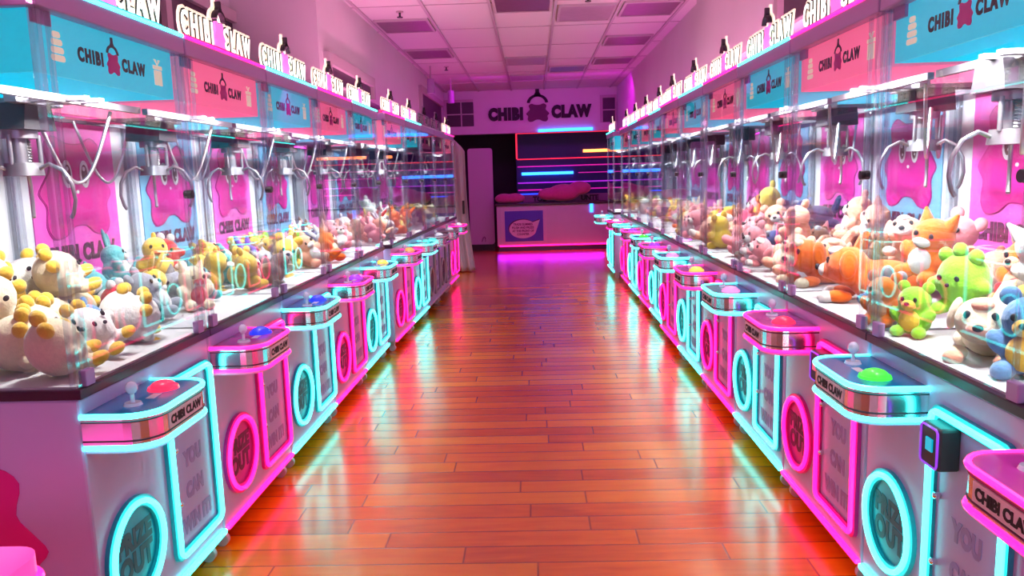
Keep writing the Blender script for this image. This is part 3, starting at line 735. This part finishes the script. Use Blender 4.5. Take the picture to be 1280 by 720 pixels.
for xx, y_, lab in ((-1.22, 7.6, 'small ceiling sprinkler before the nearest left ceiling panel'), (.53, 7.2, 'small ceiling sprinkler before the paler ceiling panel'), (-1.2, 11.4, 'small ceiling sprinkler far along the left side')):
    t = thing('sprinkler', lab, 'sprinkler', (xx, y_, CZ), 0, 'ceiling sprinklers')
    bm = bmesh.new(); cyl(bm, (0, 0, -.012), (0, 0, 0), .035); obj('escutcheon', bm, trim_m, t, True)
    bm = bmesh.new(); cyl(bm, (0, 0, -.05), (0, 0, -.01), .010); cyl(bm, (0, 0, -.058), (0, 0, -.05), .028); obj('sprinkler_head', bm, M['dark'], t, True)
for xx, y_, lab in ((-1.42, 11.3, 'white cylinder spotlight hanging under the ceiling at the left'), (-1.30, 12.9, 'dark spotlight hanging under the ceiling beyond the white one')):
    t = thing('spotlight', lab, 'spotlight', (xx, y_, CZ), 0)
    bm = bmesh.new(); cyl(bm, (0, 0, -.20), (0, 0, 0), .012); obj('spot_stem', bm, trim_m, t, True)
    bm = bmesh.new(); cyl(bm, (0, 0, -.38), (0, 0, -.18), .055, .05); obj('spot_body', bm, M['mauve'] if 'white' in lab else M['dark'], t, True)

# lettering on the soffit above the counter
t = thing('wall_sign', 'black lettered wall sign with claw emblem above the counter', 'wall sign', (.12, 14.80, 2.58))
for tx, xx, zz in (('CHIBI', -.60, -.02), ('CLAW', .63, .0)): obj('sign_lettering', text_mesh(tx, .28, .012, .024, .80, 1.18), M['black'], t, loc=(xx, -.014, zz))
bm = bmesh.new(); prism(bm, blob_pts(.43, .34, 0, -.01), front(-.002), 0, .02); obj('sign_emblem', bm, M['ink_plum'], t)
bm = bmesh.new(); claw_emblem(bm, front(-.002), 0, .245, .40, 0, .02); obj('sign_claw_emblem', bm, M['black'], t)

# menu wall with neon lines behind the counter
blue_n = neon('blue_neon', (.01, .05, 1.), 2.5); cyan_b = neon('ice_blue_neon', (.02, .20, 1.), 5.); red_n = neon('red_neon', (1., .02, .06), 1.4); mag_n = neon('magenta_neon', (.8, .01, .45), .8); org_n = neon('orange_neon', (1., .22, .05), 5.); vio_n = neon('violet_neon', (.55, .02, .9), .8)
bm = bmesh.new(); box(bm, -.33, 2.2, 15.55, 15.60, .9, 2.30, .01); menu = tag(obj('menu_board', bm, mat('navy_board', (.015, .012, .14), .45), None), 'dark navy board with glowing lines behind the counter', 'board')
bm = bmesh.new(); box(bm, -.30, 2.19, 15.58, 16.58, .0, .92); obj('board_support', bm, black_w, menu)
def line(m, xa, xb, z, y=15.53, r=.014):
    bm = bmesh.new(); tube(bm, [(xa + (xb - xa) * k / 6, y, z) for k in range(7)], r, sides=8); return obj('neon_line', bm, m, menu, True)
bm = bmesh.new(); tube(bm, [(-.31, 15.53, 1.74), (-.31, 15.53, 2.24), (-.29, 15.53, 2.245)], .016); obj('neon_line', bm, red_n, menu, True)
line(red_n, -.29, 2.1, 2.235, r=.010); line(red_n, -.30, 2.1, 1.73, r=.010)
line(mag_n, -.30, 1.9, 1.585, r=.011); line(mag_n, .9, 1.9, 1.44, r=.008); line(vio_n, -.30, 1.9, 1.265, r=.012); line(mag_n, -.30, 1.9, 1.125, r=.012)
line(blue_n, -.30, .7, 1.045, r=.012)
line(cyan_b, -.22, .80, 1.445, y=15.50, r=.028); line(org_n, 1.0, 2.0, 1.86, y=15.50, r=.028)
bm = bmesh.new(); tube(bm, [(.12, 14.775, 2.235), (.62, 14.775, 2.245), (1.14, 14.775, 2.245)], .028, sides=8); tag(obj('soffit_neon_tube', bm, cyan_b, None, True), 'ice blue neon tube along the lower edge of the soffit', 'neon tube')  # plain neon tube on the soffit edge, not a sign

# counter
white_c = mat('counter_white', (.66, .58, .66), .35, noise=.04, nscale=9)
cnt = thing('counter', 'long white counter with a poster at the far end of the aisle', 'counter', (0, 14.6, 0))
bm = bmesh.new(); box(bm, -.70, 1.95, 0, .55, .10, .86, .01); obj('counter_body', bm, white_c, cnt)
bm = bmesh.new(); box(bm, -.72, 1.97, -.03, .58, .86, .90, .006); obj('counter_top', bm, M['rim'], cnt)
bm = bmesh.new(); box(bm, -.68, 1.94, .03, .5, .0, .10); obj('toe_kick', bm, M['dark'], cnt)
bm = bmesh.new(); tube(bm, [(-.66, -.012, .105), (.6, -.012, .105), (1.9, -.012, .105)], .014); obj('base_neon', bm, M['pk_neon'], cnt, True)
bm = bmesh.new(); box(bm, -.20, 1.7, .36, .40, .90, 1.04, .004); fb = obj('front_board', bm, mat('plum_board', (.30, .12, .30), .5), cnt)
obj('board_lettering', text_mesh('TOD', .13, .002, .006), M['black'], fb, loc=(.13, .357, .965))
obj('board_lettering', text_mesh('UNTE', .13, .002, .006), M['black'], fb, loc=(1.08, .357, .965))
bm = bmesh.new(); box(bm, 1.05, 1.11, -.02, 0, .70, .86, .003); obj('end_light', bm, cyan_b, cnt)
ps = thing('poster', 'framed blue poster with a pale speech bubble on the counter front', 'poster', (-.19, 14.598, .47))
bm = bmesh.new(); box(bm, -.43, .43, -.012, 0, -.34, .36); obj('poster_frame', bm, mat('poster_white', (.72, .62, .70), .5), ps)
bm = bmesh.new(); box(bm, -.36, .36, -.016, -.012, -.28, .29); obj('poster_sheet', bm, mat('poster_blue', (.10, .07, .55), .5), ps)
bub = [(-.02 + .26 * math.cos(a), -.05 + .175 * math.sin(a)) for a in (2 * PI * k / 40 for k in range(3, 38))]
bub = [(.30, .12)] + bub[2:]
bm = bmesh.new(); prism(bm, [(a * 1.02 - .012, b * 1.02 + .014) for a, b in bub], front(-.016), 0, .002); obj('bubble_shadow', bm, M['ink_plum'], ps)
bm = bmesh.new(); prism(bm, bub, front(-.018), 0, .002); obj('speech_bubble', bm, mat('bubble_pink', (.82, .62, .74), .5), ps)
obj('poster_lettering', merge_text([(text_mesh(s, .058, .0005, .0015, .82), (-.02, 0, .04 - .062 * k)) for k, s in enumerate(('TRADE GUMMIES', 'PLUSH AND PRIZES', 'AT THE FRONT OF', 'COUNTER'))]), M['ink_plum'], ps, loc=(0, -.0212, 0))
def fluffy(bm, parts):
    for c, r, s in parts: sph(bm, c, r, s, 20)
def fuzz(name, parts, loc, label):
    me = fuse(lambda b: fluffy(b, parts), name, .02)
    o = obj(name, me, mat('pink_fuzz', (.62, .10, .30), .95, noise=.25, nscale=60, bump=.6, sheen=.6), None, loc=loc)
    return tag(o, label, 'cushion')
fuzz('fluffy_cushion', [((-.25, 0, 0), .17, (1.3, .7, .7)), ((.02, 0, .02), .22, (1.4, .6, .75)), ((.32, 0, .10), .17, (1.3, .6, .75))], (.55, 14.70, 1.055), 'large pink fluffy cushion lying on the middle of the counter')
fuzz('fluffy_cushion', [((-.10, 0, 0), .14, (1.3, .7, .7)), ((.10, 0, .0), .14, (1.4, .7, .7))], (-.45, 14.70, .995), 'small pink fluffy cushion lying on the poster end of the counter')
# white partition, curtain
bm = bmesh.new(); prism(bm, rrect(-.235, .235, .12, 1.95, .05), front(.03), 0, .06); pp = tag(obj('partition_panel', bm, mat('partition_white', (.60, .46, .60), .5), None, loc=(-1.0, 14.95, 0)), 'tall pale partition panel with rounded corners left of the counter', 'partition')
bm = bmesh.new(); box(bm, -.235, .235, -.02, .05, 0, .12); obj('panel_base', bm, M['dark'], pp)
bm = bmesh.new(); tube(bm, [(.02 + .035 * math.cos(k * .55), -.031, .22 + .05 * math.sin(k * .9)) for k in range(14)], .004, sides=5); obj('scribble', bm, M['ink_plum'], pp)
def curtain(bm):
    nu, nv = 60, 24; V = []
    for j in range(nv + 1):
        v = j / nv; row = []
        for i in range(nu + 1):
            w = i / nu
            flare = .10 * (1 - v) ** 2.5
            xx = -1.55 + w * (.55 + flare)
            top = 2.02 - .22 * max(0, w - .55) ** 1.6 / .28
            zz = .015 + v * (top - .015)
            yy = .035 * math.sin(w * 34 + 1.2 * math.sin(v * 2.1)) * (1 - .35 * v) - .22 * math.sin(PI * .5 * w) * .6
            row.append(bm.verts.new((xx, 11.75 - yy * -1, zz)))
        V.append(row)
    for j in range(nv):
        for i in range(nu): bm.faces.new((V[j][i], V[j][i + 1], V[j + 1][i + 1], V[j + 1][i]))
bm = bmesh.new(); curtain(bm); cm = finish(bm, 'curtain', True)
cu = obj('curtain', cm, mat('curtain_cloth', (.60, .52, .62), .85, noise=.05, nscale=8), None)
sm = cu.modifiers.new('s', 'SOLIDIFY'); sm.thickness = .006
tag(cu, 'pale hanging curtain with folds at the far end of the left machines', 'curtain')
bm = bmesh.new(); cyl(bm, (-1.6, 11.75, 2.03), (-1.15, 11.72, 2.03), .014); obj('curtain_rod', bm, M['steel'], cu, True)
bm = bmesh.new(); box(bm, -1.06, -1.03, 11.55, 11.60, .88, 1.08, .006); obj('tieback', bm, M['dark'], cu)

# low glowing pink stool in front of the nearest left machine's side
st = thing('stool', 'low glowing pink stool against the end of the left row', 'stool', (-1.42, 1.52, 0))
bm = bmesh.new(); f = lambda u, v, dd: Vector((u, v, dd)); prism(bm, rrect(-.22, .22, -.22, .22, .07, 6), f, .525, .585); obj('seat', bm, mat('glowing_pink_seat', (.95, .25, .6), .4, emit=(1., .04, .45), es=.8), st)
bm = bmesh.new(); tube(bm, [(a, b, .525) for a, b in rrect(-.222, .222, -.222, .222, .07, 6)], .012, True); obj('seat_neon', bm, M['pk_neon'], st, True)
for sx in (-1, 1):
    for sy in (-1, 1):
        bm = bmesh.new(); cyl(bm, (sx * .17, sy * .17, .0), (sx * .15, sy * .15, .54), .018); obj('leg', bm, M['chrome'], st, True)

# unseen storefront added behind the camera, its glass a glowing fill
bm = bmesh.new(); box(bm, -1.9, 1.9, -3.05, -3.02, .1, 2.6); w = struct('window_7', bm, mat('storefront_fill_glass', (.7, .75, .8), .1, emit=(.9, .8, 1.), es=.25))
bm = bmesh.new()
for xx in (-1.9, -.65, .65, 1.9): box(bm, xx - .04, xx + .04, -3.05, -2.98, .05, 2.65)
box(bm, -1.94, 1.94, -3.05, -2.98, 2.60, 2.68); obj('window_frame', bm, trim_m, w)

# ------------------------------------------------------------------ lights of the room, with added fills
def area(name, loc, rot, size, sy, w, col):
    la = bpy.data.lights.new(name, 'AREA'); la.shape = 'RECTANGLE'; la.size = size; la.size_y = sy; la.energy = w; la.color = col
    o = bpy.data.objects.new(name, la); C.objects.link(o); o.location = loc; o.rotation_euler = rot; return o
area('purple_strip', (1.95, 9.5, 1.99), (PI, 0, 0), .1, 4.5, 3, (.35, .05, 1.))
for sx in (-1, 1): area('pink_fill_light', (sx * 1.45, 4.0, 1.985), (PI, math.radians(-32 * sx), 0), .06, 7.4, 50, (1., .32, .60))  # added pink fill for walls and ceiling
for sx in (-1, 1): area('magenta_fill_light', (sx * 1.45, 10.4, 1.985), (PI, math.radians(-32 * sx), 0), .06, 5.2, 11, (1., .03, .72))  # added magenta fill for the far bulkheads, no fixture modelled
area('magenta_wash', (.2, 12.6, 2.95), (math.radians(35), 0, 0), 2.6, .6, 42, (.62, .0, .70))  # added magenta fill tinting the end wall and counter, no fixture above
area('counter_underglow', (.3, 14.50, .14), (math.radians(-25), 0, 0), 2.0, .04, 5, (.42, .01, 1.))
area('violet_fill_light', (0, -2.95, 1.6), (PI / 2, 0, PI), 3.4, 1.8, 22, (.80, .50, 1.))  # added violet fill lamp standing in for light from the unseen storefront
w = bpy.data.worlds.new('world'); sc.world = w; w.use_nodes = True
w.node_tree.nodes['Background'].inputs[0].default_value = (.5, .25, .5, 1); w.node_tree.nodes['Background'].inputs[1].default_value = .2
